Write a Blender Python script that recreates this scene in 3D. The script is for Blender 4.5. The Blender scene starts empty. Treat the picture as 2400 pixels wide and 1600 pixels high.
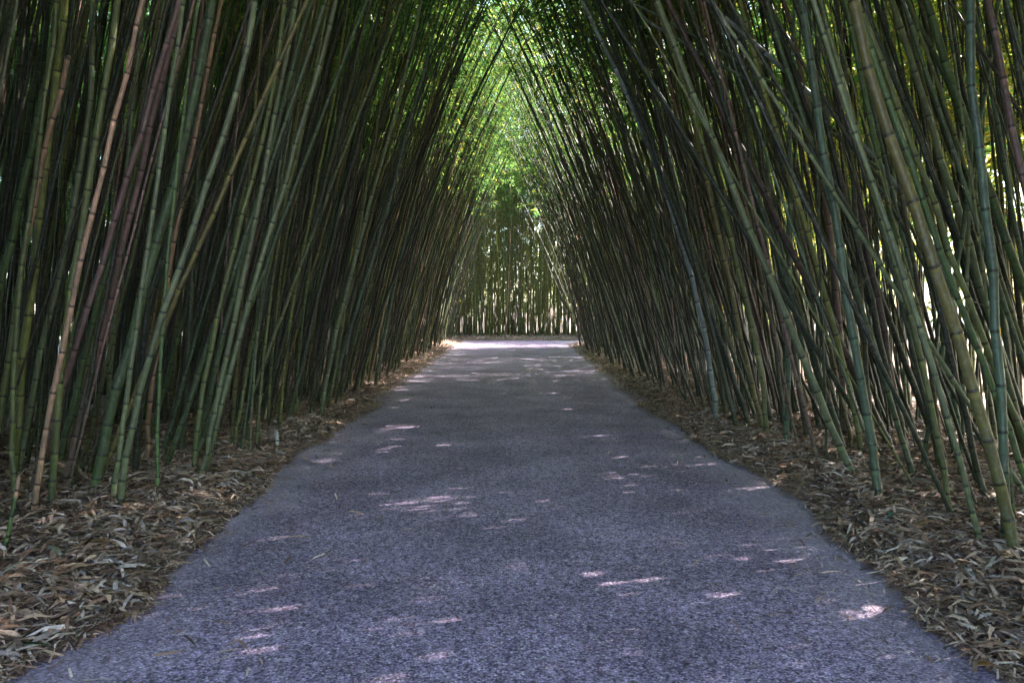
import bpy, math, numpy as np
from mathutils import Vector, Matrix
R = np.random.default_rng(7)
PI = math.pi
C = bpy.context.scene.collection
sc = bpy.context.scene

# ------------------------------------------------------------------ camera
W, H = 2400, 1600
CAMH = 1.5
FPX = 28 / 36 * W
PITCH = math.atan(86 / FPX)
cam = bpy.data.cameras.new('camera'); cam.lens = 28; cam.sensor_width = 36; cam.clip_end = 3000; cam.clip_start = 0.05
co = bpy.data.objects.new('camera', cam); C.objects.link(co)
co.location = (0, 0, CAMH); co.rotation_euler = (PI / 2 - PITCH, 0, 0)
sc.camera = co
cp, sp = math.cos(PITCH), math.sin(PITCH)

def ray(px, py):
    u = (px - W / 2) / FPX; v = (H / 2 - py) / FPX
    return np.array([u, cp + v * sp, -sp + v * cp])          # world direction for a pixel
def on_ground(px, py, z=0.03):
    d = ray(px, py); t = (z - CAMH) / d[2]
    return np.array([0, 0, CAMH]) + d * t
def at_depth(px, py, Y):
    d = ray(px, py); return np.array([0, 0, CAMH]) + d * (Y / d[1])
def project(P):
    x = P[..., 0]; y = P[..., 1]; z = P[..., 2] - CAMH
    dep = y * cp - z * sp; up = y * sp + z * cp
    dep_s = np.where(dep > 0.2, dep, np.nan)
    return W / 2 + FPX * x / dep_s, H / 2 - FPX * up / dep_s, dep

# ------------------------------------------------------------------ materials
def new_mat(name):
    m = bpy.data.materials.new(name); m.use_nodes = True
    nt = m.node_tree; nt.nodes.clear()
    return m, nt, nt.nodes, nt.links
def node(nt, t, **kw):
    n = nt.nodes.new(t)
    for k, v in kw.items():
        if k.startswith('i_'): n.inputs[k[2:].replace('_', ' ')].default_value = v
        else: setattr(n, k, v)
    return n
def ramp(nt, pts):
    r = nt.nodes.new('ShaderNodeValToRGB')
    e = r.color_ramp.elements
    while len(e) < len(pts): e.new(0.5)
    for q, (p, c) in zip(e, pts):
        q.position = p; q.color = (c, c, c, 1) if isinstance(c, (int, float)) else (*c, 1)
    return r
def mix(nt, a, b, f, mode='MIX'):
    m = nt.nodes.new('ShaderNodeMix'); m.data_type = 'RGBA'; m.blend_type = mode
    for s, v in ((6, a), (7, b), (0, f)):
        if hasattr(v, 'links'): nt.links.new(v, m.inputs[s])
        elif isinstance(v, (int, float)): m.inputs[s].default_value = v if s == 0 else (v, v, v, 1)
        else: m.inputs[s].default_value = (*v, 1)
    return m.outputs[2]
def noise(nt, vec, scale, detail=3, rough=0.6):
    n = node(nt, 'ShaderNodeTexNoise'); n.inputs['Scale'].default_value = scale
    n.inputs['Detail'].default_value = detail; n.inputs['Roughness'].default_value = rough
    nt.links.new(vec, n.inputs['Vector']); return n.outputs['Fac']

def mat_bamboo():
    m, nt, N, L = new_mat('bamboo_culm')
    out = node(nt, 'ShaderNodeOutputMaterial'); b = node(nt, 'ShaderNodeBsdfPrincipled')
    at = node(nt, 'ShaderNodeAttribute', attribute_name='col')
    geo = node(nt, 'ShaderNodeNewGeometry')
    mp = node(nt, 'ShaderNodeMapping'); mp.inputs['Scale'].default_value = (1, 1, 0.09)
    L.new(geo.outputs['Position'], mp.inputs['Vector'])
    streak = noise(nt, mp.outputs['Vector'], 130, 3)
    r1 = ramp(nt, [(0.3, 0.72), (0.7, 1.25)]); L.new(streak, r1.inputs[0])
    c1 = mix(nt, at.outputs['Color'], r1.outputs[0], 1.0, 'MULTIPLY')
    blot = noise(nt, geo.outputs['Position'], 9, 5, 0.7)
    r2 = ramp(nt, [(0.44, 0.0), (0.68, 0.55)]); L.new(blot, r2.inputs[0])
    c2 = mix(nt, c1, (0.05, 0.047, 0.035), r2.outputs[0])
    pale = noise(nt, geo.outputs['Position'], 31, 4, 0.7)
    r3 = ramp(nt, [(0.52, 0.0), (0.72, 0.5)]); L.new(pale, r3.inputs[0])
    c3 = mix(nt, c2, (0.22, 0.24, 0.2), r3.outputs[0])
    L.new(c3, b.inputs['Base Color'])
    r4 = ramp(nt, [(0.3, 0.34), (0.7, 0.6)]); L.new(blot, r4.inputs[0]); L.new(r4.outputs[0], b.inputs['Roughness'])
    bp = node(nt, 'ShaderNodeBump'); bp.inputs['Strength'].default_value = 0.15; bp.inputs['Distance'].default_value = 0.002
    L.new(streak, bp.inputs['Height']); L.new(bp.outputs[0], b.inputs['Normal'])
    L.new(b.outputs[0], out.inputs[0]); return m

def mat_leaf():
    m, nt, N, L = new_mat('bamboo_leaf')
    out = node(nt, 'ShaderNodeOutputMaterial')
    at = node(nt, 'ShaderNodeAttribute', attribute_name='col')
    b = node(nt, 'ShaderNodeBsdfPrincipled'); b.inputs['Roughness'].default_value = 0.42
    L.new(at.outputs['Color'], b.inputs['Base Color'])
    t = node(nt, 'ShaderNodeBsdfTranslucent')
    tc = mix(nt, at.outputs['Color'], (3.3, 3.2, 1.6), 1.0, 'MULTIPLY'); L.new(tc, t.inputs['Color'])
    ms = node(nt, 'ShaderNodeMixShader'); ms.inputs[0].default_value = 0.5
    L.new(b.outputs[0], ms.inputs[1]); L.new(t.outputs[0], ms.inputs[2]); L.new(ms.outputs[0], out.inputs[0]); return m

def mat_litter():
    m, nt, N, L = new_mat('dry_leaf')
    out = node(nt, 'ShaderNodeOutputMaterial'); b = node(nt, 'ShaderNodeBsdfPrincipled')
    at = node(nt, 'ShaderNodeAttribute', attribute_name='col'); geo = node(nt, 'ShaderNodeNewGeometry')
    n = noise(nt, geo.outputs['Position'], 60, 4, 0.7); r = ramp(nt, [(0.3, 0.6), (0.7, 1.3)]); L.new(n, r.inputs[0])
    L.new(mix(nt, at.outputs['Color'], r.outputs[0], 1.0, 'MULTIPLY'), b.inputs['Base Color'])
    b.inputs['Roughness'].default_value = 0.6
    L.new(b.outputs[0], out.inputs[0]); return m

def mat_ground():
    m, nt, N, L = new_mat('leafy_soil')
    out = node(nt, 'ShaderNodeOutputMaterial'); b = node(nt, 'ShaderNodeBsdfPrincipled'); geo = node(nt, 'ShaderNodeNewGeometry')
    n = noise(nt, geo.outputs['Position'], 22, 8, 0.75)
    r = ramp(nt, [(0.3, (0.05, 0.035, 0.026)), (0.5, (0.15, 0.105, 0.08)), (0.72, (0.3, 0.22, 0.17))]); L.new(n, r.inputs[0])
    big = noise(nt, geo.outputs['Position'], 0.6, 4, 0.6); r2 = ramp(nt, [(0.35, 0.7), (0.65, 1.25)]); L.new(big, r2.inputs[0])
    L.new(mix(nt, r.outputs[0], r2.outputs[0], 1.0, 'MULTIPLY'), b.inputs['Base Color']); b.inputs['Roughness'].default_value = 0.9
    bp = node(nt, 'ShaderNodeBump'); bp.inputs['Strength'].default_value = 0.7; bp.inputs['Distance'].default_value = 0.02
    L.new(n, bp.inputs['Height']); L.new(bp.outputs[0], b.inputs['Normal'])
    L.new(b.outputs[0], out.inputs[0]); return m

def mat_asphalt():
    m, nt, N, L = new_mat('asphalt')
    out = node(nt, 'ShaderNodeOutputMaterial'); b = node(nt, 'ShaderNodeBsdfPrincipled'); geo = node(nt, 'ShaderNodeNewGeometry')
    P = geo.outputs['Position']
    vo = node(nt, 'ShaderNodeTexVoronoi'); vo.inputs['Scale'].default_value = 90; L.new(P, vo.inputs['Vector'])
    sep = node(nt, 'ShaderNodeSeparateColor'); L.new(vo.outputs['Color'], sep.inputs[0])
    r = ramp(nt, [(0.0, (0.10, 0.075, 0.125)), (0.4, (0.43, 0.315, 0.53)), (0.8, (0.68, 0.53, 0.79)), (0.96, (0.72, 0.62, 0.8)), (1.0, (0.9, 0.86, 0.92))])
    L.new(sep.outputs[0], r.inputs[0])
    rd = ramp(nt, [(0.25, 1.0), (0.6, 0.35)]); L.new(vo.outputs['Distance'], rd.inputs[0])
    c = mix(nt, r.outputs[0], rd.outputs[0], 0.7, 'MULTIPLY')
    n2 = noise(nt, P, 26, 8, 0.85); r2 = ramp(nt, [(0.36, 0.35), (0.64, 1.75)]); L.new(n2, r2.inputs[0])
    c = mix(nt, c, r2.outputs[0], 0.9, 'MULTIPLY')
    n3 = noise(nt, P, 1.1, 5, 0.6); r3 = ramp(nt, [(0.35, 0.75), (0.65, 1.25)]); L.new(n3, r3.inputs[0])
    c = mix(nt, c, r3.outputs[0], 1.0, 'MULTIPLY')
    # patchy paler tone towards both margins
    sx = node(nt, 'ShaderNodeSeparateXYZ'); L.new(P, sx.inputs[0])
    ab = node(nt, 'ShaderNodeMath', operation='ABSOLUTE'); L.new(sx.outputs[0], ab.inputs[0])
    ad = node(nt, 'ShaderNodeMath', operation='MULTIPLY_ADD'); L.new(n3, ad.inputs[0]); ad.inputs[1].default_value = 1.6; 
    L.new(ab.outputs[0], ad.inputs[2])
    mr = node(nt, 'ShaderNodeMapRange'); L.new(ad.outputs[0], mr.inputs[0]); mr.inputs[1].default_value = 2.3; mr.inputs[2].default_value = 3.1
    mr.inputs[3].default_value = 0; mr.inputs[4].default_value = 0.6
    c = mix(nt, c, (0.56, 0.47, 0.58), mr.outputs[0])
    L.new(c, b.inputs['Base Color']); b.inputs['Roughness'].default_value = 0.75
    bp = node(nt, 'ShaderNodeBump'); bp.inputs['Strength'].default_value = 0.6; bp.inputs['Distance'].default_value = 0.004
    L.new(vo.outputs['Distance'], bp.inputs['Height']); L.new(bp.outputs[0], b.inputs['Normal'])
    L.new(b.outputs[0], out.inputs[0]); return m

M_B, M_L, M_D, M_G, M_A = mat_bamboo(), mat_leaf(), mat_litter(), mat_ground(), mat_asphalt()

# ------------------------------------------------------------------ mesh helpers
class MB:
    """collects vertex/face/colour arrays (quads and tris) and builds one mesh"""
    def __init__(s): s.v = []; s.c = []; s.q = []; s.t = []; s.n = 0; s.qm = []; s.tm = []
    def add(s, v, c, q=None, t=None, m=0):
        v = np.asarray(v, float).reshape(-1, 3); c = np.asarray(c, float)
        if c.ndim == 1: c = np.tile(c, (len(v), 1))
        s.v.append(v); s.c.append(c)
        if q is not None: s.q.append(np.asarray(q).reshape(-1, 4) + s.n); s.qm.append(np.full(len(s.q[-1]), m))
        if t is not None: s.t.append(np.asarray(t).reshape(-1, 3) + s.n); s.tm.append(np.full(len(s.t[-1]), m))
        s.n += len(v)
    def build(s, name, mats, parent=None, origin=None, smooth=True):
        v = np.concatenate(s.v); c = np.concatenate(s.c)
        if origin is not None: v = v - np.asarray(origin)
        q = np.concatenate(s.q) if s.q else np.zeros((0, 4), int); t = np.concatenate(s.t) if s.t else np.zeros((0, 3), int)
        me = bpy.data.meshes.new(name)
        me.vertices.add(len(v)); me.vertices.foreach_set('co', v.astype(np.float32).ravel())
        nl = len(q) * 4 + len(t) * 3
        me.loops.add(nl); me.loops.foreach_set('vertex_index', np.concatenate([q.ravel(), t.ravel()]).astype(np.int32))
        me.polygons.add(len(q) + len(t))
        st = np.concatenate([np.arange(len(q)) * 4, len(q) * 4 + np.arange(len(t)) * 3]).astype(np.int32)
        me.polygons.foreach_set('loop_start', st)
        mi = np.concatenate([np.concatenate(s.qm) if s.qm else np.zeros(0), np.concatenate(s.tm) if s.tm else np.zeros(0)]).astype(np.int32)
        me.polygons.foreach_set('material_index', mi)
        me.polygons.foreach_set('use_smooth', np.full(len(mi), smooth))
        me.update(calc_edges=True)
        a = me.color_attributes.new('col', 'FLOAT_COLOR', 'POINT')
        a.data.foreach_set('color', np.concatenate([c, np.ones((len(c), 1))], 1).astype(np.float32).ravel())
        for m in (mats if isinstance(mats, (list, tuple)) else [mats]): me.materials.append(m)
        o = bpy.data.objects.new(name, me); C.objects.link(o)
        if parent is not None: o.parent = parent
        return o

def tube(mb, P, r, col, sides=6, cap=True, m=0):
    P = np.asarray(P, float); n = len(P); r = np.broadcast_to(r, n)
    col = np.asarray(col, float); col = np.tile(col, (n, 1)) if col.ndim == 1 else col
    t = np.gradient(P, axis=0); t /= np.linalg.norm(t, axis=1, keepdims=True) + 1e-9
    ref = np.array([0, 1.0, 0]) if abs(t[:, 1]).mean() < 0.7 else np.array([1.0, 0, 0])
    u = np.cross(t, ref); u /= np.linalg.norm(u, axis=1, keepdims=True) + 1e-9; w = np.cross(t, u)
    a = np.arange(sides) * 2 * PI / sides
    V = P[:, None] + r[:, None, None] * (np.cos(a)[None, :, None] * u[:, None] + np.sin(a)[None, :, None] * w[:, None])
    i = np.arange(n - 1)[:, None] * sides; j = np.arange(sides)[None]; k = (j + 1) % sides
    q = np.stack([i + j, i + j + sides, i + k + sides, i + k], -1).reshape(-1, 4)
    V = V.reshape(-1, 3); cc = np.repeat(col, sides, 0)
    tt = None
    if cap:
        V = np.concatenate([V, P[-1:]]); cc = np.concatenate([cc, col[-1:] * 1.1])
        b = (n - 1) * sides; jj = np.arange(sides)
        tt = np.stack([b + jj, np.full(sides, n * sides), b + (jj + 1) % sides], -1)
    mb.add(V, cc, q, tt, m)

# ------------------------------------------------------------------ path and ground
YL = [-40, -5, 2.4, 3.4, 3.8, 4.8, 7.8, 11.2, 20, 33.0]; XL = [-2.1, -2.1, -2.2, -2.1, -1.95, -2.04, -2.28, -2.12, -2.12, -2.08]
YR = [-40, -5, 3.4, 4.3, 6.1, 8.5, 13.7, 20, 33.0];      XR = [2.0, 2.0, 2.03, 2.17, 2.31, 2.17, 2.0, 2.1, 2.2]
def xl(y): return np.interp(y, YL, XL) + 0.03 * np.sin(y * 2.3) + 0.02 * np.sin(y * 5.1 + 1) + .012 * np.sin(y * 17)
def xr(y): return np.interp(y, YR, XR) + 0.04 * np.sin(y * 1.9 + 2) + 0.02 * np.sin(y * 4.7) + .012 * np.sin(y * 15)
BEND0, BEND1 = 30.6, 33.0          # the path turns off behind the right-hand thicket
def off_path(x, y):
    """distance outside the path edge (negative on the path)"""
    x = np.asarray(x, float); y = np.asarray(y, float)
    d1 = np.maximum(np.maximum(xl(y) - x, x - xr(y)), y - BEND1)
    d2 = np.maximum(np.maximum(BEND0 - y, y - BEND1 - 0.03 * np.sin(x * 3)), xl(y) - x)
    return np.minimum(d1, d2)
def wob(x, y): return (np.sin(x * 7.1 + y * 3.3) + np.sin(x * 3.7 - y * 6.1 + 2) + np.sin(x * 13.3 + y * 9.7) * 0.6) / 2.6
def gz(x, y):
    d = off_path(x, y); s = np.clip((d + 0.06) / 0.5, 0, 1); s = s * s * (3 - 2 * s)
    return np.where(d < -0.12, -0.02, -0.02 + s * 0.085 + 0.012 * wob(x, y) * np.clip(d * 4 + 0.6, 0.15, 1))

def axis(lo, hi, fine_lo, fine_hi, step, far):
    a = list(np.arange(fine_lo, fine_hi + 1e-6, step))
    k = step
    x = fine_hi
    while x < hi: k *= 1.35; x += k; a.append(x)
    k = step; x = fine_lo
    while x > lo: k *= 1.35; x -= k; a.insert(0, x)
    return np.array(a)
gx = axis(-900, 900, -9, 9, 0.06, 0); gy = axis(-900, 1200, 1.5, 37, 0.09, 0)
X, Y = np.meshgrid(gx, gy); Z = gz(X, Y)
def grid_faces(nx, ny):
    i = np.arange(ny - 1)[:, None] * nx; j = np.arange(nx - 1)[None]
    return np.stack([i + j, i + j + 1, i + j + 1 + nx, i + j + nx], -1).reshape(-1, 4)
mb = MB(); mb.add(np.stack([X, Y, Z], -1), np.array([.1, .08, .05]), grid_faces(len(gx), len(gy)))
g = mb.build('ground', M_G); g['kind'] = 'structure'
# asphalt sheet, ends slightly under the banks
mb = MB(); ys = np.concatenate([np.arange(-40, 0, 1.0), np.arange(0, 33.3, 0.1)]); us = np.linspace(0, 1, 25)
Yp = np.repeat(ys[:, None], 25, 1); Xp = (xl(ys) - 0.12)[:, None] * (1 - us) + (xr(ys) + 0.12)[:, None] * us
Zp = 0.012 * (1 - (Xp / 2.2) ** 2)
mb.add(np.stack([Xp, Yp, Zp], -1), np.array([.2, .2, .25]), grid_faces(25, len(ys)))
xs2 = np.concatenate([np.arange(2.0, 30, 0.2)]); ys2 = np.linspace(BEND0 - 0.1, BEND1 + 0.1, 14)
X2, Y2 = np.meshgrid(xs2, ys2)
mb.add(np.stack([X2, Y2, np.full_like(X2, -0.004)], -1), np.array([.2, .2, .25]), grid_faces(len(xs2), len(ys2)))
p = mb.build('path', M_A); p['kind'] = 'structure'

# ------------------------------------------------------------------ bamboo
COLS = {  # base colours of the culms
 'olive green': (0.105, 0.125, 0.035), 'dark green': (0.045, 0.075, 0.028), 'grey green': (0.12, 0.145, 0.068),
 'blue green': (0.06, 0.098, 0.06), 'yellow green': (0.15, 0.165, 0.035), 'bright green': (0.065, 0.115, 0.032),
 'mauve brown': (0.17, 0.095, 0.085), 'tan': (0.40, 0.235, 0.15), 'grey blue': (0.17, 0.21, 0.21), 'olive brown': (0.13, 0.11, 0.03),
}
class Cane: pass
def make_cane(x0, y0, h, r, colname, a, b, ay, by, inter=None, bend=0.0, cut=False, fit=None):
    c = Cane(); c.x0, c.y0, c.h, c.r, c.cn = x0, y0, h, r, colname
    c.a, c.b, c.ay, c.by, c.bend, c.cut, c.fit = a, b, ay, by, bend, cut, fit
    c.inter = inter or 0.2 + 5.0 * r * R.uniform(.7, 1.2); c.seed = int(R.integers(1 << 30))
    c.z0 = float(gz(x0, y0)) - 0.03
    c.hero = False; c.vis = 0; c.tan_from = None; c.label = None
    return c
def centre(c, z):
    z = np.asarray(z, float); top = np.clip(z - 6.3, 0, None)
    if c.fit is not None:
        zm = c.fit[1]; pf = c.fit[0]; zz = np.minimum(z, zm)
        x = np.polyval(pf, zz); sl = np.clip(np.polyval(np.polyder(pf), zm), -.75, .75); e = np.clip(z - zm, 0, None)
        x = x + sl * e + np.sign(-c.x0) * 0.012 * e * e
    else:
        x = c.x0 + c.a * z + c.b * z * z + c.bend * top * top
    return np.stack([x, c.y0 + c.ay * z + c.by * z * z, z], -1)
def radius(c, z):
    f = np.clip(z / max(c.h, 7.5 if not c.cut else 9), 0, 1)
    return c.r * np.clip(1 - (0.42 if c.y0 < 11 else .58) * f - (.5 if c.y0 < 11 else .36) * f ** 3, 0.05, 1)

def culm_mesh(c, mb, lod, origin_shift=None):
    q = np.random.default_rng(c.seed)
    base = np.array(COLS[c.cn]) * (q.uniform(1.1, 1.4) if c.hero else q.uniform(1.3, 2.4) if getattr(c, 'end', False) else q.uniform(.14, .42) if q.random() < .62 else q.uniform(.75, 1.4))  # light and shade in colour: front and end-wall culms brighter, most others darker
    hs = []; z = q.uniform(.04, .16) + c.z0; k = 0
    while z < c.h:
        hs.append(z); z += c.inter * (0.45 + 0.55 * min(1, k / 5)) * (1 if z < c.h * .6 else 0.75); k += 1
    hs = np.array(hs)
    if lod == 0: off = [-.05, -.024, -.008, -.004, .002, .008, .013, .024]; rr = [1, 1.0, 1.03, 1.16, 1.0, 1.1, 1.05, 1.0]; cc = [1, 1.5, 1.6, .3, .16, .3, .9, 1]
    elif lod == 1: off = [-.045, -.013, 0, .01, .024]; rr = [1, 1.0, 1.16, 1.05, 1.0]; cc = [1.0, 1.6, .2, .35, 1]
    else: off = [-.03, 0.0, .03]; rr = [1, 1.18, 1]; cc = [1.3, .25, 1]
    off, rr, cc = np.array(off), np.array(rr), np.array(cc)
    if lod == 2: off = off * 1.3
    if lod == 3: off, rr, cc = np.array([0.]), np.array([1.]), np.array([.9])
    zs = np.concatenate([[c.z0], (hs[:, None] + off).ravel(), [c.h]])
    rm = np.concatenate([[1.12], np.tile(rr, len(hs)), [1]]); cm = np.concatenate([[.6], np.tile(cc, len(hs)), [1]])
    o = np.argsort(zs, kind='stable'); zs, rm, cm = zs[o], rm[o], cm[o]
    keep = zs <= c.h; zs, rm, cm = zs[keep], rm[keep], cm[keep]
    P = centre(c, zs)
    jit = q.normal(0, 1, (len(hs) + 2, 2)) * c.r * 0.22; nodes = np.concatenate([[c.z0], hs, [c.h]])
    P[:, 0] += np.interp(zs, nodes, jit[:, 0]); P[:, 1] += np.interp(zs, nodes, jit[:, 1])
    seg = np.searchsorted(hs, zs - 0.005); v = q.uniform(.8, 1.2, len(hs) + 2)[seg]
    col = base[None] * (cm * v)[:, None]
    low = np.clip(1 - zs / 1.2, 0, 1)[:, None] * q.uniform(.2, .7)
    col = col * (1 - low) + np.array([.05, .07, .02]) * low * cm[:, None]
    if c.tan_from is not None:
        w = (zs > c.tan_from)[:, None]; col = np.where(w, np.array(COLS['tan']) * q.uniform(.9, 1.2) * cm[:, None], col)
    P2 = P if origin_shift is None else P
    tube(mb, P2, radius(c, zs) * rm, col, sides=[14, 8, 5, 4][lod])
    c.nodes = hs
    return P

def twig(mb, p, d, L, r, col, q, sides=3, m=0):
    n = 4; s = np.linspace(0, 1, n)[:, None]
    P = p + d * L * s + np.array([0, 0, -0.12]) * L * s ** 2 + q.normal(0, .02, (n, 3)) * L * s
    tube(mb, P, r * (1 - .6 * s[:, 0]), col, sides=sides, cap=False, m=m); return P[-1]

LC = np.array([[.05, .115, .05], [.06, .13, .055], [.085, .15, .055], [.035, .095, .055], [.13, .165, .055]])
def leaves_on(c, mb, ncl, zlo, m=1, per=8, scale=1.0, dry=.03):
    q = np.random.default_rng(c.seed + 5)
    if c.cut: return
    z = zlo + (c.h - zlo) * q.beta(1.45, 1.0, ncl); P = centre(c, z)
    az = q.uniform(0, 2 * PI, ncl); rad = q.uniform(.12, .95, ncl) * np.clip((c.h - z) * .5 + .35, .3, 1)
    D = np.stack([np.cos(az), np.sin(az), q.uniform(-.1, .55, ncl)], -1)
    tip = P + D * rad[:, None]
    # the branch that carries each spray
    n = ncl; s = np.array([0, 1.0]); side = np.stack([-D[:, 1], D[:, 0], 0 * D[:, 0]], -1) * 0.0035
    up = np.array([0, 0, .0035])
    V = np.stack([P - side, P + side, tip + up, P + up * 2], 1)
    idx = np.arange(n)[:, None] * 4
    tc = np.array([.07, .085, .03]); mb.add(V, np.tile(tc, (n * 4, 1)), None, np.concatenate([idx + [0, 1, 2], idx + [1, 3, 2]]), m)
    # leaves fan out around each tip and droop
    k = per; N = n * k
    T = np.repeat(tip, k, 0) - np.repeat(D, k, 0) * q.uniform(0, .28, (N, 1)) + q.normal(0, .045, (N, 3))
    yaw = np.repeat(az, k) + q.normal(0, 1.0, N); pit = q.normal(-.35, .45, N); L = q.uniform(.09, .165, N) * scale; wd = L * q.uniform(.075, .105, N)
    d = np.stack([np.cos(yaw) * np.cos(pit), np.sin(yaw) * np.cos(pit), np.sin(pit)], -1)
    s_ = np.stack([-np.sin(yaw), np.cos(yaw), q.normal(0, .5, N)], -1); s_ /= np.linalg.norm(s_, axis=1, keepdims=True)
    A = T; B = T + d * L[:, None]; B[:, 2] -= L * .12; Mid = T + d * (L * .4)[:, None]; Mid[:, 2] += L * .03
    V = np.stack([A, Mid + s_ * wd[:, None], B, Mid - s_ * wd[:, None]], 1)
    col = LC[q.integers(0, len(LC), N)] * q.uniform(.7, 1.3, (N, 1))
    yellowed = q.random(N) < dry; col[yellowed] = [.32, .26, .07]  # dry leaves; on the margins also yellow put in for golden backlight
    mb.add(V, np.repeat(col, 4, 0), (np.arange(N * 4).reshape(-1, 4)), None, m)

canes = []
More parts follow.
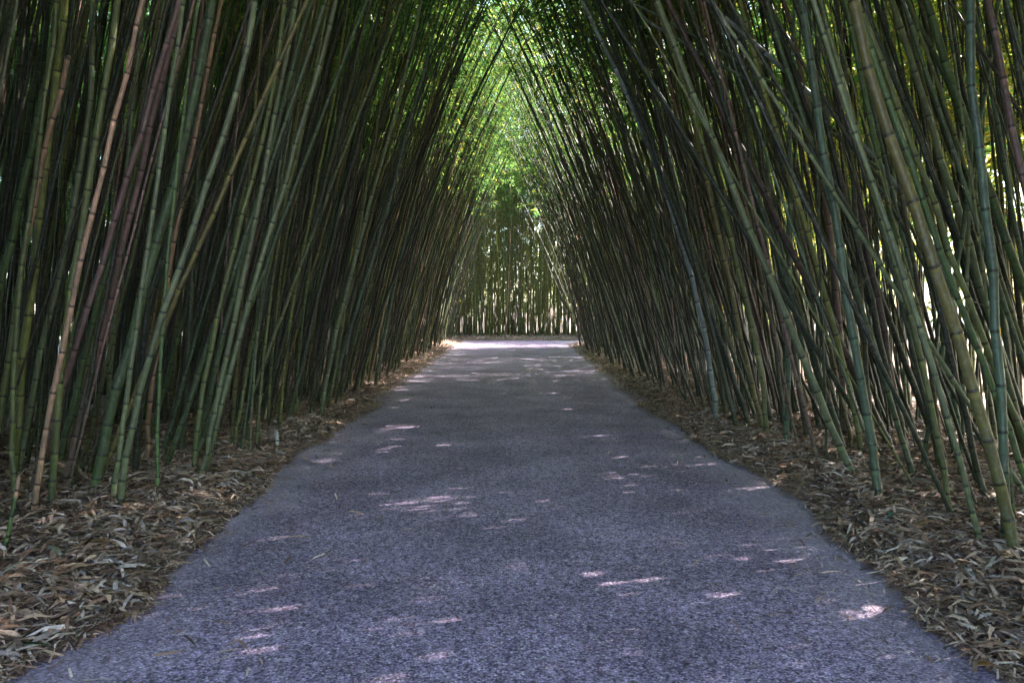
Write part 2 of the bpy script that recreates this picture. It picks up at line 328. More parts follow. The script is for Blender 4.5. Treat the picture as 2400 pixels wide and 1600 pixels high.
# ---- canes measured on the photograph: (label, colour, width in photo px, points base -> top, options)
HERO = [
 ('tall tan dry cane in front of the near left thicket, whole to the top', 'tan', 13, [(76,1219),(95,1075),(126,915),(150,800),(191,612),(235,413),(291,199),(334,0)], {}),
 ('tan cane with a snapped-off top, green lower down, at the far left', 'olive green', 14, [(-30,1160),(0,960),(36,745),(48,625),(97,406),(148,189),(159,133)], dict(cut=1, tan_z=.0, tan_y=640)),
 ('fat mossy green cane rooted just right of the tall tan dry cane', 'olive green', 17, [(122,1196),(126,1093),(132,946),(150,820),(180,600),(215,400),(250,200),(275,0)], {}),
 ('thickest leaning dark green cane of the left thicket, rooted in the near litter', 'dark green', 24, [(218,1159),(250,1010),(276,900),(304,800),(352,643),(385,495),(436,327),(469,148),(500,0)], {}),
 ('pale grey green cane curving right from a shared foot in the left litter', 'grey green', 16, [(280,1202),(283,1116),(304,998),(341,875),(388,735),(434,587),(487,429),(533,276),(577,102),(602,0)], {}),
 ('straighter grey green cane sharing a foot with the pale curving one', 'grey green', 12, [(264,1185),(275,1090),(290,998),(310,834),(337,643),(370,429),(403,204),(430,0)], {}),
 ('slim bright green upright cane standing alone on the left leaf litter', 'bright green', 9, [(370,1170),(370,1101),(370,966),(379,811),(395,600),(420,350),(450,100),(465,0)], {}),
 ('slim dry tan cane behind the slim bright green one', 'tan', 11, [(342,1090),(346,1007),(354,923),(372,800),(395,650),(430,450),(480,200),(520,0)], {}),
 ('short broken green stub with a splintered tan tip at the left edge', 'bright green', 9, [(4,1308),(18,1252),(32,1175),(38,1150),(43,1116)], dict(cut=1, tan_y=1165)),
 ('upright olive cane close behind the splintered stub at the left edge', 'olive green', 13, [(36,1200),(27,1055),(32,900),(37,800),(50,650),(75,450),(110,200),(135,0)], {}),
 ('sun-flecked grey green cane crossing behind the tall tan dry cane', 'grey green', 14, [(43,1124),(57,1007),(92,872),(122,714),(156,566),(191,377),(212,153),(219,0)], {}),
 ('fat olive cane rising beside the snapped tan top', 'yellow green', 19, [(25,1130),(55,820),(98,480),(125,250),(152,0)], {}),
 ('bright green cane left of the snapped tan cane, leaving at the left edge', 'bright green', 17, [(-70,1110),(-20,800),(23,587),(64,383),(110,176),(140,0)], {}),
 ('olive cane nearest the top left corner of the photo', 'olive green', 16, [(-120,1020),(-60,720),(-15,560),(20,434),(84,163),(117,0)], {}),
 ('pale sun-streaked cane sweeping right from a crossed pair at the left bank', 'grey green', 13, [(478,1123),(487,1051),(526,914),(556,810),(592,689),(630,561),(668,418),(712,276),(750,138),(791,0)], {}),
 ('darker cane of the crossed pair at the edge of the left bank', 'grey green', 13, [(468,1127),(495,1010),(530,845),(553,724),(584,587),(612,440),(650,250),(695,0)], {}),
 ('olive cane rooted just left of the crossed pair', 'olive green', 12, [(456,1123),(461,957),(476,879),(496,807),(516,750),(560,560),(600,380),(640,170),(670,0)], {}),
 ('first cane of the slim row of four right of the crossed pair', 'olive green', 9, [(549,1063),(553,974),(576,865),(606,750),(650,560),(690,380),(735,170),(770,0)], {}),
 ('second cane of the slim row of four right of the crossed pair', 'dark green', 8, [(566,1069),(565,994),(585,916),(599,804),(620,690),(655,450),(700,150),(720,0)], {}),
 ('third cane of the slim row of four right of the crossed pair', 'grey green', 7, [(586,1069),(593,905),(608,750),(640,500),(680,220),(705,0)], {}),
 ('fourth and rightmost cane of the slim row of four on the left', 'olive green', 8, [(599,1057),(608,951),(615,856),(628,750),(660,500),(700,250),(735,0)], {}),
 ('slim olive cane between the row of four and the pale cut stub', 'olive green', 7, [(628,1008),(634,870),(645,750),(675,520),(710,280),(740,60)], {}),
 ('light olive cane rising right behind the pale cut stub', 'yellow green', 8, [(657,1008),(661,879),(674,787),(682,750),(730,500),(775,250),(815,0)], {}),
 ('pale grey cut stub, ankle high, at the edge of the left bank', 'pale', 10, [(648,1046),(648,1008)], dict(cut=1)),
 ('slim deep green cane right of the pale cut stub', 'bright green', 7, [(691,988),(697,911),(704,779),(730,600),(770,350),(820,60)], {}),
 ('clear grey green cane leaning right where the left bank narrows', 'grey green', 10, [(750,980),(760,882),(777,825),(797,750),(840,590),(880,430),(920,280),(965,100),(990,0)], {}),
 ('blue green cane hugging the clear grey green one where the left bank narrows', 'blue green', 9, [(757,957),(769,911),(792,853),(832,750),(875,600),(930,400),(985,200),(1040,0)], {}),
 ('slim olive cane farther along the left bank than the hugging pair', 'olive green', 7, [(843,916),(863,825),(885,750),(930,560),(975,380),(1015,200),(1050,40)], {}),
 ('grey green cane arching over the left side of the path toward the canopy', 'blue green', 9, [(880,905),(905,780),(935,600),(985,430),(1010,350),(1060,190),(1110,60)], {}),
 ('big straight blue green cane in front of the right thicket at the bank edge', 'blue green', 20, [(2062,1177),(2043,1049),(2020,919),(1998,770),(1972,594),(1942,408),(1911,219),(1881,20)], {}),
 ('thickest olive brown cane of all, rooted at the lower right', 'olive brown', 27, [(2383,1309),(2350,1182),(2315,1035),(2266,863),(2245,800),(2202,679),(2136,474),(2064,247),(2003,0)], {}),
 ('thick upright grey green cane sharing a foot with the thickest olive brown one', 'blue green', 21, [(2357,1291),(2362,1133),(2352,1024),(2335,840),(2324,663),(2307,482),(2286,245),(2273,0)], {}),
 ('thin grey green cane rooted nearest the path at the lower right', 'grey green', 13, [(2301,1291),(2285,1200),(2252,1081),(2210,940),(2167,800),(2095,594),(2034,398),(1975,201),(1906,10)], {}),
 ('olive cane second from the path at the lower right, forked foot', 'olive green', 13, [(2227,1228),(2220,1109),(2195,996),(2167,884),(2146,800),(2100,640),(2060,480),(2005,290),(1950,100),(1920,0)], {}),
 ('dark leaning cane rooted behind and right of the big straight blue green one', 'dark green', 13, [(2146,1137),(2111,1010),(2059,853),(2045,800),(1995,640),(1940,470),(1880,280),(1825,90),(1795,0)], {}),
 ('long olive cane crossing behind the big straight blue green one', 'yellow green', 12, [(2020,1077),(1996,930),(1967,817),(1934,694),(1893,551),(1847,398),(1799,232),(1745,61),(1733,0)], {}),
 ('bright blue green upright cane in front of the right thicket, longer of the twins', 'blue green', 12, [(1842,1049),(1842,920),(1846,831),(1850,745),(1852,650),(1847,490),(1850,357),(1860,100),(1862,0)], {}),
 ('thinner upright twin behind the bright blue green one', 'dark green', 8, [(1830,1009),(1834,900),(1841,800),(1850,650),(1860,450),(1870,200),(1880,0)], {}),
 ('green leaning cane left of the upright twins on the right bank', 'olive green', 11, [(1800,1029),(1790,926),(1773,831),(1754,722),(1738,650),(1700,520),(1660,380),(1610,220),(1560,80),(1530,0)], {}),
 ('pale grey blue cane sweeping in a long bow over the right of the path', 'grey blue', 12, [(1679,992),(1664,831),(1648,750),(1623,661),(1600,576),(1565,474),(1535,378),(1496,276),(1453,189),(1412,102),(1361,0)], {}),
 ('slim brown dead cane between the bowed grey blue cane and the twins', 'mauve brown', 8, [(1718,969),(1711,894),(1705,822),(1687,722),(1677,650),(1650,540),(1620,400),(1580,240),(1540,60)], {}),
 ('mauve brown cane rooted directly left of the upright twins', 'mauve brown', 12, [(1824,971),(1807,891),(1790,819),(1770,730),(1750,650),(1710,520),(1675,400),(1640,250),(1610,100),(1595,0)], {}),
 ('mauve brown cane crossing the upper right thicket', 'mauve brown', 13, [(1980,1040),(1962,750),(1950,560),(1927,398),(1906,286),(1878,199),(1842,31),(1838,0)], {}),
 ('dark slim cane leaning hard left, rooted left of the mauve brown one', 'dark green', 9, [(1775,989),(1738,880),(1704,788),(1675,707),(1652,650),(1610,540),(1560,410),(1500,270),(1430,120),(1370,0)], {}),
 ('thick green cane leaning in from beyond the right edge', 'bright green', 21, [(2540,1130),(2460,860),(2391,638),(2345,523),(2250,240),(2176,15)], {}),
 ('green cane behind the thickest olive brown one, leaving low at the right edge', 'bright green', 15, [(2440,1230),(2395,1098),(2364,1010),(2322,905),(2294,800),(2253,724),(2192,541),(2120,352),(2044,122),(2008,0)], {}),
 ('olive cane running parallel just above the low right edge one', 'olive green', 15, [(2470,1180),(2371,958),(2329,856),(2243,633),(2156,383),(2100,240),(2054,128),(2010,0)], {}),
 ('green cane with a sunlit edge near the top right', 'grey green', 16, [(2420,1110),(2335,786),(2273,594),(2222,413),(2156,204),(2090,10)], {}),
 ('dark cane crossing at the top right, right of the sunlit-edged one', 'dark green', 14, [(2400,1090),(2345,700),(2300,450),(2258,265),(2207,189),(2176,102),(2125,0)], {}),
 ('pale whitish cane lying steeply aslant across the upper right thicket', 'grey blue', 13, [(2330,1060),(2230,700),(2120,460),(2039,362),(1926,245),(1804,133),(1692,36),(1656,0)], dict(slope=1)),
 ('lower dark cane lying aslant beneath the pale whitish one', 'blue green', 9, [(2310,1040),(2200,640),(2049,388),(1950,310),(1855,250),(1728,179),(1636,117),(1500,40)], dict(slope=1)),
 ('upper dark cane lying aslant under the pale whitish one', 'blue green', 9, [(2280,1030),(2160,600),(2000,340),(1886,255),(1794,184),(1692,122),(1600,66),(1463,0)], dict(slope=1)),
]
COLS['pale'] = (0.5, 0.47, 0.45)
for lab, cn, wpx, pts, o in HERO:
    b = on_ground(*pts[0], z=0.045); Yb = b[1]
    W3 = np.array([at_depth(px, py, Yb) for px, py in pts]); W3[0] = b
    z, x = W3[:, 2], W3[:, 0]
    deg = 2 if len(pts) < 6 else 3
    if len(pts) < 3: deg = 1
    if o.get('slope'): deg = 4
    pf = np.polyfit(z, x, deg, w=np.concatenate([[6], np.ones(len(z) - 1)]))
    r = wpx * Yb / FPX / 2
    hh = z[-1] if o.get('cut') else R.uniform(8.6, 10.3)
    c = make_cane(b[0], b[1], hh, r, cn, 0, 0, 0, 0, fit=(pf, z[-1]), cut=bool(o.get('cut')))
    if o.get('slope'): c.h = 8.0
    if 'tan_y' in o: c.tan_from = at_depth(0, o['tan_y'], Yb)[2]
    c.hero = True; c.label = lab; canes.append(c)
heroes = list(canes)
# projected hero outlines, for keeping the fill canes from covering them
zz = np.linspace(0.05, 9.5, 60); rows = np.arange(10, 1600, 30.0)
def rowx(c):
    px, py, dep = project(centre(c, zz[zz < c.h]))
    ok = ~np.isnan(py)
    if ok.sum() < 2: return np.full(len(rows), np.nan)
    o = np.argsort(py[ok]); return np.interp(rows, py[ok][o], px[ok][o], left=np.nan, right=np.nan)
hx = np.array([rowx(c) for c in heroes]); hy = np.array([c.y0 for c in heroes])

names = list(COLS)
def pick(ws): k = list(ws); w = np.array([ws[n] for n in k], float); return k[R.choice(len(k), p=w / w.sum())]
WL = {'olive green': 5, 'dark green': 6, 'grey green': 3, 'blue green': 3, 'yellow green': 1.5, 'bright green': 2, 'mauve brown': 3.2, 'tan': .8, 'olive brown': 2}
WR = {'olive green': 5, 'dark green': 5, 'grey green': 3, 'blue green': 5, 'yellow green': 2.5, 'bright green': 1.5, 'mauve brown': 2.6, 'tan': .5, 'olive brown': 2, 'grey blue': .4}
WE = {'olive green': 4, 'grey green': 4, 'blue green': 2, 'yellow green': 6, 'mauve brown': 2, 'tan': .6, 'olive brown': 4}
def cell_points(x0, x1, y0, y1, dens):
    s = 1 / math.sqrt(dens); nx = int((x1 - x0) / s); ny = int((y1 - y0) / s)
    X, Y = np.meshgrid(np.arange(nx), np.arange(ny))
    X = x0 + (X + R.uniform(0, 1, X.shape)) * s; Y = y0 + (Y + R.uniform(0, 1, Y.shape)) * s
    return np.stack([X.ravel(), Y.ravel()], -1)
def front(side, y):
    ys_ = [-6, 4.5, 6.3, 7.5, 11, 20, 34]
    return np.interp(y, ys_, [-3.2, -3.2, -3.15, -2.75, -2.5, -2.35, -2.3]) if side < 0 else np.interp(y, ys_, [3.05, 3.05, 2.85, 2.75, 2.45, 2.35, 2.45])
rej = 0
for side in (-1, 1):
    pts = cell_points(-7.6, -2.3, -4, 36, 12.5) if side < 0 else cell_points(2.4, 6.4, -4, 30.3, 11)
    for x, y in pts:
        f = front(side, y)
        if (x - f) * side < 0.0: continue
        dfr = abs(x - f)
        ang = (R.normal(13.5, 4) if side < 0 else R.normal(15.5, 5.5)) * max(0.25, 1 - dfr / 6.5) + R.normal(0, 3)
        if R.random() < (.012 if side < 0 else .04): ang += R.uniform(8, 20)
        ang = float(np.clip(ang, -12, 24 if side < 0 else (33 if y < 8 else 27)))
        if y > 9: ang *= .9 if y < 13 else .76
        a = math.tan(math.radians(ang)) * -side; kb = float(np.clip(1.15 - ang / 27, .1, 1))
        rr = float(np.clip(R.normal(.0205, .0065), .009, .037))
        if R.random() < .22: rr *= .55
        h = R.uniform(8.0, 11.2)
        c = make_cane(x, y, h, rr, pick(WL if side < 0 else WR), a, -side * (R.uniform(0, .010) * kb + (.012 if y > 12 else 0)), R.normal(0, .05) + (.09 if side > 0 and y > 27 else 0), R.normal(0, .004), bend=-side * R.uniform(.01, .05) * kb)
        if y < 9 and dfr < 1.6:
            rx = rowx(c); d = np.abs(hx - rx[None]) < 13
            if (d[hy > c.y0 - .15].mean(axis=1) > .15).any(): rej += 1; continue
            if y < 4.9 and dfr < 1.0 and np.nanmin(np.abs(rx - 1200), initial=9e9) < 1200 - 40: rej += 1; continue
        canes.append(c)
# leafy outer margins of the grove: low foliage, shaped to block sky and sun
for x0_, x1_, y0_, y1_, dn in ((-9.6, -7.6, -4, 40, 4.5), (6.4, 8.6, -5, 30.3, 4.2), (-6, 14, 40.2, 41.6, 6), (8, 14, 26.5, 30.4, 3), (8, 14, 33.4, 37, 6)):
    for x, y in cell_points(x0_, x1_, y0_, y1_, dn):
        if BEND0 - .3 < y < BEND1 + .4 and x > 2: continue
        c = make_cane(x, y, R.uniform(7, 10), float(np.clip(R.normal(.019, .006), .009, .035)), pick(WL), R.normal(0, .05), 0, R.normal(0, .04), 0)
        c.skirt = .3 if x < 0 else (R.uniform(1.6, 3.2) if x < 9 and 12 < y < 22 else R.uniform(.7, 1.7) if x < 9 and y < 31 and y > 2 else .8)
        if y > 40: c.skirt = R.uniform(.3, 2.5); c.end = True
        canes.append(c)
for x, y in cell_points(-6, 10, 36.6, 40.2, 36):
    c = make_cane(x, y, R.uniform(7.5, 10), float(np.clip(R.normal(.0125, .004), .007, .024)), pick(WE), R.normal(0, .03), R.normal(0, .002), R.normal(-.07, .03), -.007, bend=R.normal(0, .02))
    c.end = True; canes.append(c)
print('canes', len(canes), 'rejected', rej)

# ---- which canes show largest: a small id buffer (one row in two of the scored picture)
BW, BH = 1024, 341
idb = np.full((BH, BW), -1, int)
order = sorted(range(len(canes)), key=lambda i: -canes[i].y0)
zz2 = np.linspace(0, 10, 40)
for i in order:
    c = canes[i]
    if c.y0 < 0.8: continue
    z = zz2[zz2 <= c.h] if c.h > 1 else np.linspace(0, c.h, 4)
    px, py, dep = project(centre(c, z)); ok = ~np.isnan(py)
    if ok.sum() < 2: continue
    px, py, dep = px[ok] * BW / W, py[ok] * BH / H, dep[ok]; wp = radius(c, z[ok]) * FPX / dep * BW / W
    o = np.argsort(py); r0, r1 = max(0, int(math.ceil(py[o[0]]))), min(BH - 1, int(py[o[-1]]))
    if r1 < r0: continue
    rws = np.arange(r0, r1 + 1); cx = np.interp(rws, py[o], px[o]); ww = np.maximum(np.interp(rws, py[o], wp[o]), .5)
    a0 = np.clip(np.round(cx - ww), 0, BW).astype(int); a1 = np.clip(np.round(cx + ww), 0, BW).astype(int)
    for k, rw in enumerate(rws):
        if a1[k] > a0[k]: idb[rw, a0[k]:a1[k]] = i
cnt = np.bincount(idb[idb >= 0], minlength=len(canes))
for i, c in enumerate(canes): c.vis = int(cnt[i]); c.i = i
rest = sorted([c for c in canes if not c.hero], key=lambda c: -c.vis)
NIND = 300 - len(heroes)
indiv = [c for c in rest[:NIND] if c.vis > 0]; mass = rest[NIND:]
print('individual', len(indiv) + len(heroes), 'smallest', indiv[-1].vis, 'mass in view', sum(c.vis > 0 for c in mass))

# ---- labels for the individual canes that were not measured one by one
ORD = 'first second third fourth fifth sixth seventh eighth ninth tenth eleventh twelfth thirteenth fourteenth fifteenth sixteenth seventeenth eighteenth nineteenth twentieth'.split()
def zone(c):
    s = c.x0 < 0
    if getattr(c, 'end', False) or c.y0 > 33.2: return 'in the end wall'
    z = [(5.6, 'behind the tall tan dry cane'), (7.2, 'behind the pale curving cane'), (9, 'behind the crossed pair'), (11.5, 'around the pale cut stub'), (15, 'past the pale cut stub'), (99, 'near the left far corner')] if s else \
        [(5.6, 'behind the thickest olive brown cane'), (7.2, 'behind the big straight cane'), (9, 'behind the upright twins'), (11.5, 'around the bowed grey blue cane'), (15, 'past the bowed grey blue cane'), (99, 'near the right far corner')]
    return next(t for l, t in z if c.y0 < l)
def adj(c): return 'thick' if c.r > .026 else 'thin' if c.r < .0155 else 'medium'
groups = {}
for c in indiv:
    mid = rowx(c); c.sx = np.nanmean(mid) if np.isfinite(mid).any() else 0
    groups.setdefault((adj(c), c.cn, zone(c)), []).append(c)
for (a_, cn, zn), g_ in groups.items():
    g_.sort(key=lambda c: c.sx)
    for k, c in enumerate(g_):
        if len(g_) == 1: c.label = f'the only {a_} {cn} bamboo cane {zn}'
        elif k == 0: c.label = f'leftmost of the {a_} {cn} canes {zn}'
        elif k == len(g_) - 1: c.label = f'rightmost of the {a_} {cn} canes {zn}'
        else: c.label = f'{ORD[k]} from left of the {a_} {cn} canes {zn}'

def bare_branch(root, c, zn, q, origin):
    mb = MB(); p = centre(c, np.array([zn]))[0]
    az = q.uniform(0, 2 * PI); el = q.uniform(.3, .9); d = np.array([math.cos(az) * math.cos(el), math.sin(az) * math.cos(el), math.sin(el)])
    L = q.uniform(.18, .5); col = np.array([.12, .1, .06]) * q.uniform(.6, 1.4)
    e = twig(mb, p, d, L, .0028, col, q, 4)
    for _ in range(q.integers(1, 4)):
        d2 = d + q.normal(0, .5, 3); d2 /= np.linalg.norm(d2); twig(mb, p + d * L * q.uniform(.3, .9), d2, L * q.uniform(.3, .6), .0018, col, q, 3)
    return mb.build('branch', M_B, root, origin)

for c in heroes + indiv:
    stub = c.h < 1.2
    origin = np.array([c.x0, c.y0, c.z0])
    nm = 'bamboo_stub' if stub else 'bamboo_cane'
    root = bpy.data.objects.new(nm, None); C.objects.link(root); root.location = origin; root.empty_display_size = .1
    root['label'] = c.label; root['category'] = 'bamboo stub' if stub else 'bamboo cane'
    if not stub: root['group'] = 'bamboo canes of the end wall' if getattr(c, 'end', False) else 'bamboo canes of the left thicket' if c.x0 < 0 else 'bamboo canes of the right thicket'
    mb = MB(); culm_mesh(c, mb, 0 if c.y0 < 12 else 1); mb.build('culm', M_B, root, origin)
    q = np.random.default_rng(c.seed + 9)
    if not stub:
        if not c.cut:
            mb = MB(); leaves_on(c, mb, 18, (5.3 if c.y0 < 12 else 4.7) + q.uniform(-.3, .9), m=0, scale=1.15); mb.build('foliage', M_L, root, origin, smooth=False)
        if c.y0 < 12:
            ns = c.nodes[(c.nodes > 1.3) & (c.nodes < 4.6)]
            for zn in ns[q.random(len(ns)) < (.16 if c.hero else .12)]: bare_branch(root, c, zn, q, origin)
    elif c.tan_from is not None:      # the curled splinter on the broken stub
        mb = MB(); p0 = centre(c, np.array([c.h]))[0]; s = np.linspace(0, 1, 7)[:, None]
        P = p0 + np.array([.085, 0, .0]) * s + np.array([0, 0, .05]) * np.sin(s * 1.9) ; tube(mb, P, .004 * (1.2 - s[:, 0]), np.array([.4, .3, .2]), 4); mb.build('splinter', M_B, root, origin)

mb = MB()
for c in mass:
    near = c.y0 < 9
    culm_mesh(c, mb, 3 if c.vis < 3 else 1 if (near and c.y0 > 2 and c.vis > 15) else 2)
    q = np.random.default_rng(c.seed + 11)
    sk = getattr(c, 'skirt', None)
    over = c.y0 > 10 and abs(c.x0) < 4.2; zl = 4.7 + q.uniform(-.5, .9); side_z = 5.5 if c.y0 < 14 else 4.7
    if sk is not None: leaves_on(c, mb, 95 if c.y0 < 18 or c.y0 > 40 else 60, sk, m=1, per=8, scale=2.05 if c.x0 > 0 and c.y0 < 18 else 2.5 if c.y0 > 40 else 1.9, dry=.3 if c.x0 > 0 or c.y0 > 40 else .05)  # raised dry share on right and end margins imitates golden backlight
    elif c.x0 > 3.2 and c.y0 < 16: leaves_on(c, mb, 38, side_z, m=1, per=8, scale=1.8)
    elif c.x0 < -3.8 and c.y0 < 28: leaves_on(c, mb, 20, side_z, m=1, per=7, scale=1.9)
    elif getattr(c, 'end', False): leaves_on(c, mb, 22 if c.x0 > 2.5 else 6, 5.5 + q.uniform(-.6, 1.2), m=1, per=9, scale=1.3)
    elif c.y0 > 27.5: leaves_on(c, mb, 22 if c.x0 > 2.5 else 8, 5.2 + q.uniform(-.5, 1.2), m=1, per=9, scale=1.8 if c.x0 > 2.5 else 1.3)
    elif over: leaves_on(c, mb, 9 if c.y0 < 24 else 14, zl + .2, m=1, per=9, scale=1.2)
    elif c.y0 < 3: leaves_on(c, mb, 26, 5, m=1, per=7, scale=1.9)
    else: leaves_on(c, mb, 15, max(zl, 5.2 if c.y0 < 12 else 0), m=1, per=9, scale=1.3)
    if c.y0 > 2 and c.vis >= 3:        # dead side twigs
        col = np.array([.1, .085, .055]) * q.uniform(.6, 1.5)
        for zn in q.uniform(1.2, 5.0, 4):
            az = q.uniform(0, 2 * PI); el = q.uniform(.2, 1.0); d = np.array([math.cos(az) * math.cos(el), math.sin(az) * math.cos(el), math.sin(el)])
            p0 = centre(c, np.array([zn]))[0]; e = twig(mb, p0, d, q.uniform(.2, .6), .003, col, q, 3)
ob = mb.build('bamboo_thicket', [M_B, M_L], smooth=True)
ob['kind'] = 'stuff'; ob['category'] = 'bamboo thicket'; ob['label'] = 'dense mass of further bamboo canes and leafy tops behind the front rows'

# ------------------------------------------------------------------ leaf litter
def litter(name, N, xs, ys, Lr, wr, lift, label, thin=False, pal=None, tilt=.2):
    x, y = xs, ys; N = len(x); q = R
    g_ = np.maximum(gz(x, y), np.where(off_path(x, y) < .05, .004, -1)); yaw = q.uniform(0, 2 * PI, N); L = Lr[0] + (Lr[1] - Lr[0]) * q.random(N) ** 1.6; w = L * q.uniform(*wr, N) / 2
    pit = q.normal(0, tilt, N); rol = q.normal(0, tilt * 1.6, N)
    d = np.stack([np.cos(yaw) * np.cos(pit), np.sin(yaw) * np.cos(pit), np.sin(pit)], -1)
    s = np.stack([-np.sin(yaw) * np.cos(rol), np.cos(yaw) * np.cos(rol), np.sin(rol)], -1)
    base = np.stack([x, y, g_ + lift * q.random(N) ** 1.5 + .008], -1)
    up = np.array([0, 0, 1.0]); arch = (q.uniform(-.02, .16, N) * L)[:, None]
    cv = (q.normal(0, .07, N) * L)[:, None] * s
    P = lambda t, sd, k: base + d * ((t - .5) * L)[:, None] + s * (sd * w * k)[:, None] + up * arch * (1 - (2 * t - 1) ** 2) + cv * (1 - (2 * t - 1) ** 2) + up * (abs(sd) * w * .25)[:, None]
    pal = np.array([1.52, 1.4, 1.42]) * np.array(pal or [[.33, .24, .17], [.24, .17, .12], [.46, .37, .29], [.11, .075, .06], [.55, .48, .43], [.32, .28, .27], [.22, .13, .085], [.06, .042, .036], [.17, .115, .09], [.40, .30, .22]])
    col = pal[q.integers(0, len(pal), N)] * q.uniform(.65, 1.25, (N, 1))
    mb = MB(); i = np.arange(N)[:, None]
    if thin:
        V = np.stack([P(0., -1, 1), P(.5, -1, 1), P(.5, 1, 1), P(0., 1, 1), P(1., 0, 0)], 1)
        mb.add(V, np.repeat(col, 5, 0), i * 5 + [0, 1, 2, 3], i * 5 + [1, 4, 2])
    else:
        V = np.stack([P(0., 0, 0), P(.22, -1, .8), P(.22, 1, .8), P(.6, -1, .9), P(.6, 1, .9), P(1., 0, 0)], 1)
        mb.add(V, np.repeat(col, 6, 0), i * 6 + [1, 3, 4, 2], np.concatenate([i * 6 + [0, 1, 2], i * 6 + [3, 5, 4]]))
    o = mb.build(name, M_D, smooth=False); o['kind'] = 'stuff'; o['category'] = 'leaf litter'; o['label'] = label
def bank_pts(side, n, y0, y1, dmin, dmax, power=1.0, ypow=1.0):
    y = y0 + (y1 - y0) * R.random(n) ** ypow; d = dmin + (dmax - dmin) * R.random(n) ** power
    return (xl(y) - d if side < 0 else xr(y) + d), y
def cat(*a): return np.concatenate([p[0] for p in a]), np.concatenate([p[1] for p in a])
xs, ys_ = cat(bank_pts(-1, 46000, 2.3, 10, .16, 4.2, 1.25), bank_pts(1, 46000, 2.3, 10, .2, 4.2, 1.25), bank_pts(-1, 22000, 2.3, 10, -.04, .7), bank_pts(1, 27000, 2.3, 10, -.02, .95),
              bank_pts(-1, 26000, 10, 34, .08, 3.2, 1.4, 1.3), bank_pts(1, 26000, 10, 30.5, .08, 4, 1.3, 1.3))
xe = R.uniform(-4, 8, 7000); ye = 33.1 + R.random(7000) * 5
xs = np.concatenate([xs, xe]); ys_ = np.concatenate([ys_, ye])
litter('leaf_litter', 0, xs, ys_, (.05, .22), (.08, .16), .05, 'dry curled bamboo leaves covering both banks under the canes')
xs, ys_ = cat(bank_pts(-1, 30000, 2.3, 12, -.14, .7, 1.2), bank_pts(1, 32000, 2.3, 12, -.14, .85, 1.15), bank_pts(-1, 9000, 12, 33, -.12, .4), bank_pts(1, 9000, 12, 30.5, -.12, .4), bank_pts(-1, 900, 2.3, 14, -.1, -1.2, 3.5), bank_pts(1, 1100, 2.3, 14, -.1, -1.2, 3.5), bank_pts(-1, 90, 2.3, 16, -.2, -4))
litter('fine_straw_litter', 0, xs, ys_, (.04, .16), (.045, .11), .03, 'fine brown straw and chaff along the ragged path edges', thin=True,
       pal=[[.26, .17, .12], [.14, .09, .065], [.42, .31, .24], [.08, .05, .04], [.5, .43, .37]], tilt=.12)

# ------------------------------------------------------------------ single things lying about
def leaf_thing(name, cat_, label, px, py, L, w, yaw, col, curl=.12, on_path=False, group=None):
    b = on_ground(px, py, .02 if on_path else .07)
    if not on_path: b[2] = float(gz(b[0], b[1])) + .062
    else: b[2] = .016
    n = 9; t = np.linspace(0, 1, n); prof = w / 2 * np.sin(PI * np.clip(t * .96 + .02, 0, 1)) ** .7
    c_, s_ = math.cos(yaw), math.sin(yaw)
    cx = (t - .5) * L; z = curl * L * (1 - (2 * t - 1) ** 2) * .5
    rows_ = []
    for k in (-1, 0, 1):
        off = prof * k + .06 * L * (1 - (2 * t - 1) ** 2)
        rows_.append(np.stack([c_ * cx - s_ * off, s_ * cx + c_ * off, z + abs(k) * prof * .35 - (0.0)], -1))
    V = np.stack(rows_, 1); top = V.reshape(-1, 3); mb = MB(); f = grid_faces(3, n)
    mb.add(top, np.array(col), f)
    o = mb.build(name, M_D, smooth=True); o.location = b
    md = o.modifiers.new('thickness', 'SOLIDIFY'); md.thickness = .0015
    o['label'] = label; o['category'] = cat_
    if group: o['group'] = group
leaf_thing('culm_sheath', 'bamboo sheath', 'long rusty tan culm sheath lying on the near left litter', 228, 1293, .26, .035, -.05, (.36, .2, .1))
leaf_thing('culm_sheath', 'bamboo sheath', 'pale grey green culm sheath lying aslant on the near left litter', 118, 1318, .26, .042, -.65, (.36, .35, .28))
leaf_thing('culm_sheath', 'bamboo sheath', 'pale curled culm sheath standing up near the left frame edge', 50, 1362, .22, .03, 1.1, (.4, .38, .33), .3)
leaf_thing('culm_sheath', 'bamboo sheath', 'whitish blade-shaped sheath on the lower right litter', 2275, 1355, .19, .035, 1.25, (.55, .52, .5))
leaf_thing('culm_sheath', 'bamboo sheath', 'warm brown curled sheath on the right litter behind the straw', 2175, 1258, .24, .05, .35, (.3, .17, .09), .25)
leaf_thing('culm_sheath', 'bamboo sheath', 'rusty brown sheath scrap near the lower right corner', 2310, 1545, .1, .035, -.1, (.3, .14, .05))
leaf_thing('bamboo_leaf', 'leaf', 'blue green fallen leaf on the right bank near the straw', 2093, 1220, .16, .03, .75, (.08, .2, .17))
leaf_thing('bamboo_leaf', 'leaf', 'long fresh green strap leaf at the lower left bank edge', 55, 1503, .2, .024, .28, (.02, .09, .025))
leaf_thing('bamboo_leaf', 'leaf', 'pale dry leaf lying at the left path edge above the others', 680, 1087, .16, .02, .15, (.4, .32, .26))
leaf_thing('bamboo_leaf', 'leaf', 'small dry leaf on the asphalt close to the left edge, nearest one', 412, 1295, .13, .02, .2, (.36, .28, .22), on_path=True)
leaf_thing('bamboo_leaf', 'leaf', 'thin pale leaf on the asphalt beside the left edge, farther in', 678, 1135, .12, .014, .7, (.4, .38, .3), on_path=True)
leaf_thing('bamboo_leaf', 'leaf', 'thin upright-looking straw leaf on the middle distance of the asphalt', 1005, 943, .3, .014, 1.3, (.42, .4, .34), on_path=True)
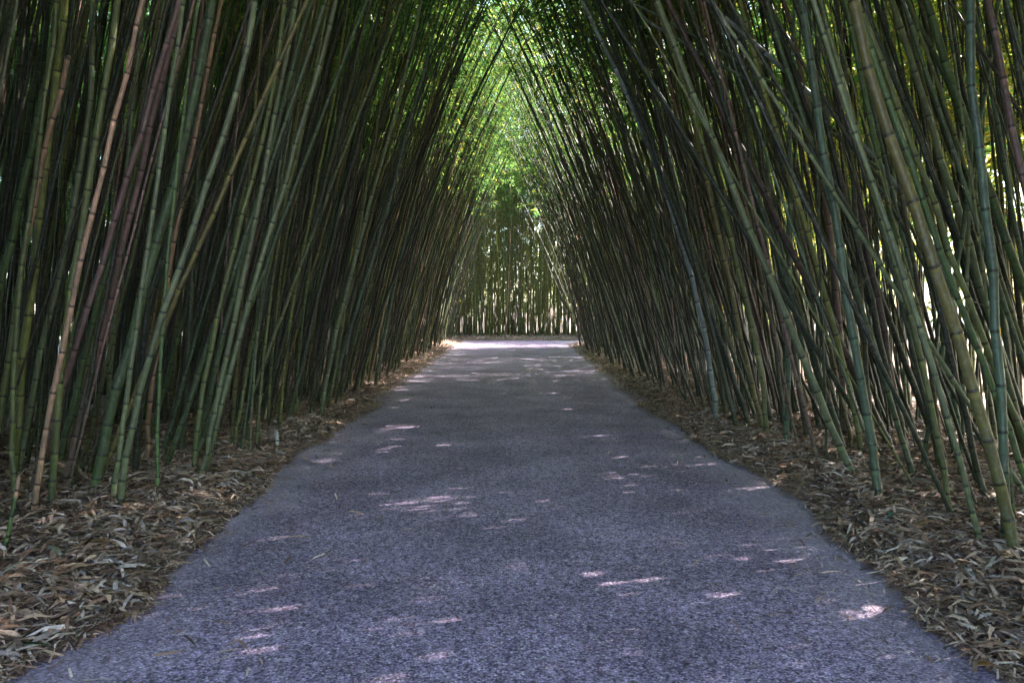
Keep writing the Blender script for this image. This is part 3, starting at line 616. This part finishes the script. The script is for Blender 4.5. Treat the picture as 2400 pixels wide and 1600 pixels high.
leaf_thing('bamboo_leaf', 'leaf', 'tiny curved leaf near the middle of the asphalt', 1246, 1260, .07, .012, -.4, (.42, .4, .34), on_path=True)
leaf_thing('bamboo_leaf', 'leaf', 'tiny straight leaf right of the curved one on the asphalt', 1376, 1322, .08, .01, .1, (.42, .4, .36), on_path=True)
mb = MB(); b0 = on_ground(1597, 981, .07); b1 = on_ground(1672, 970, .07); s = np.linspace(0, 1, 8)[:, None]
P = b0 + (b1 - b0) * s; P[:, 2] = [float(gz(a_, b_)) + .065 for a_, b_, _ in P]; P += R.normal(0, .004, P.shape)
tube(mb, P, np.linspace(.012, .008, 8), np.array([.4, .37, .38]), 7); o = mb.build('fallen_stick', M_D); o['label'] = 'pale fallen stick lying along the edge of the right bank'; o['category'] = 'stick'
# dark stone by the right path edge
import bmesh
bm = bmesh.new(); bmesh.ops.create_icosphere(bm, subdivisions=3, radius=.035)
for v in bm.verts:
    n_ = math.sin(v.co.x * 90) * math.cos(v.co.y * 70 + 1) * math.sin(v.co.z * 80 + 2); v.co *= 1 + .18 * n_; v.co.z *= .75
me = bpy.data.meshes.new('stone'); bm.to_mesh(me); bm.free()
ms_, nt_, _, L_ = new_mat('dark_stone'); o_ = node(nt_, 'ShaderNodeOutputMaterial'); b_ = node(nt_, 'ShaderNodeBsdfPrincipled'); g_ = node(nt_, 'ShaderNodeNewGeometry')
r_ = ramp(nt_, [(.3, (.02, .02, .022)), (.7, (.07, .065, .07))]); L_.new(noise(nt_, g_.outputs['Position'], 80, 5), r_.inputs[0]); L_.new(r_.outputs[0], b_.inputs['Base Color']); L_.new(b_.outputs[0], o_.inputs[0])
me.materials.append(ms_); o = bpy.data.objects.new('stone', me); C.objects.link(o); bb = on_ground(2017, 1222, .05); bb[2] = float(gz(bb[0], bb[1])) + .03; o.location = bb
o['label'] = 'dark rounded stone in the straw at the right path edge'; o['category'] = 'stone'

# ------------------------------------------------------------------ light
SUN_EL, SUN_AZ = math.radians(39), math.radians(68)      # azimuth from +Y towards +X
w = bpy.data.worlds.new('World'); sc.world = w; w.use_nodes = True
nt = w.node_tree; bg = nt.nodes['Background']
sky = nt.nodes.new('ShaderNodeTexSky'); sky.sky_type = 'NISHITA'; sky.sun_disc = False
sky.sun_elevation = SUN_EL; sky.sun_rotation = SUN_AZ; sky.dust_density = 1.5
nt.links.new(sky.outputs[0], bg.inputs[0]); bg.inputs[1].default_value = 0.15
sl = bpy.data.lights.new('sun', 'SUN'); sl.energy = 4.5; sl.angle = math.radians(.5); sl.color = (1, .9, .82)
so = bpy.data.objects.new('sun', sl); C.objects.link(so)
dv = Vector((math.sin(SUN_AZ) * math.cos(SUN_EL), math.cos(SUN_AZ) * math.cos(SUN_EL), math.sin(SUN_EL)))
so.rotation_euler = dv.to_track_quat('Z', 'Y').to_euler(); so.location = (20, 10, 20)

sc.view_settings.view_transform = 'Standard'; sc.view_settings.look = 'None'; sc.view_settings.gamma = 1
sc.view_settings.exposure = 3.4
sc.render.engine = 'CYCLES'; sc.cycles.use_denoising = True; sc.cycles.adaptive_threshold = .02
sc.cycles.denoising_prefilter = 'NONE'; sc.cycles.max_bounces = 5; sc.cycles.diffuse_bounces = 2; sc.cycles.transmission_bounces = 4; sc.cycles.glossy_bounces = 2
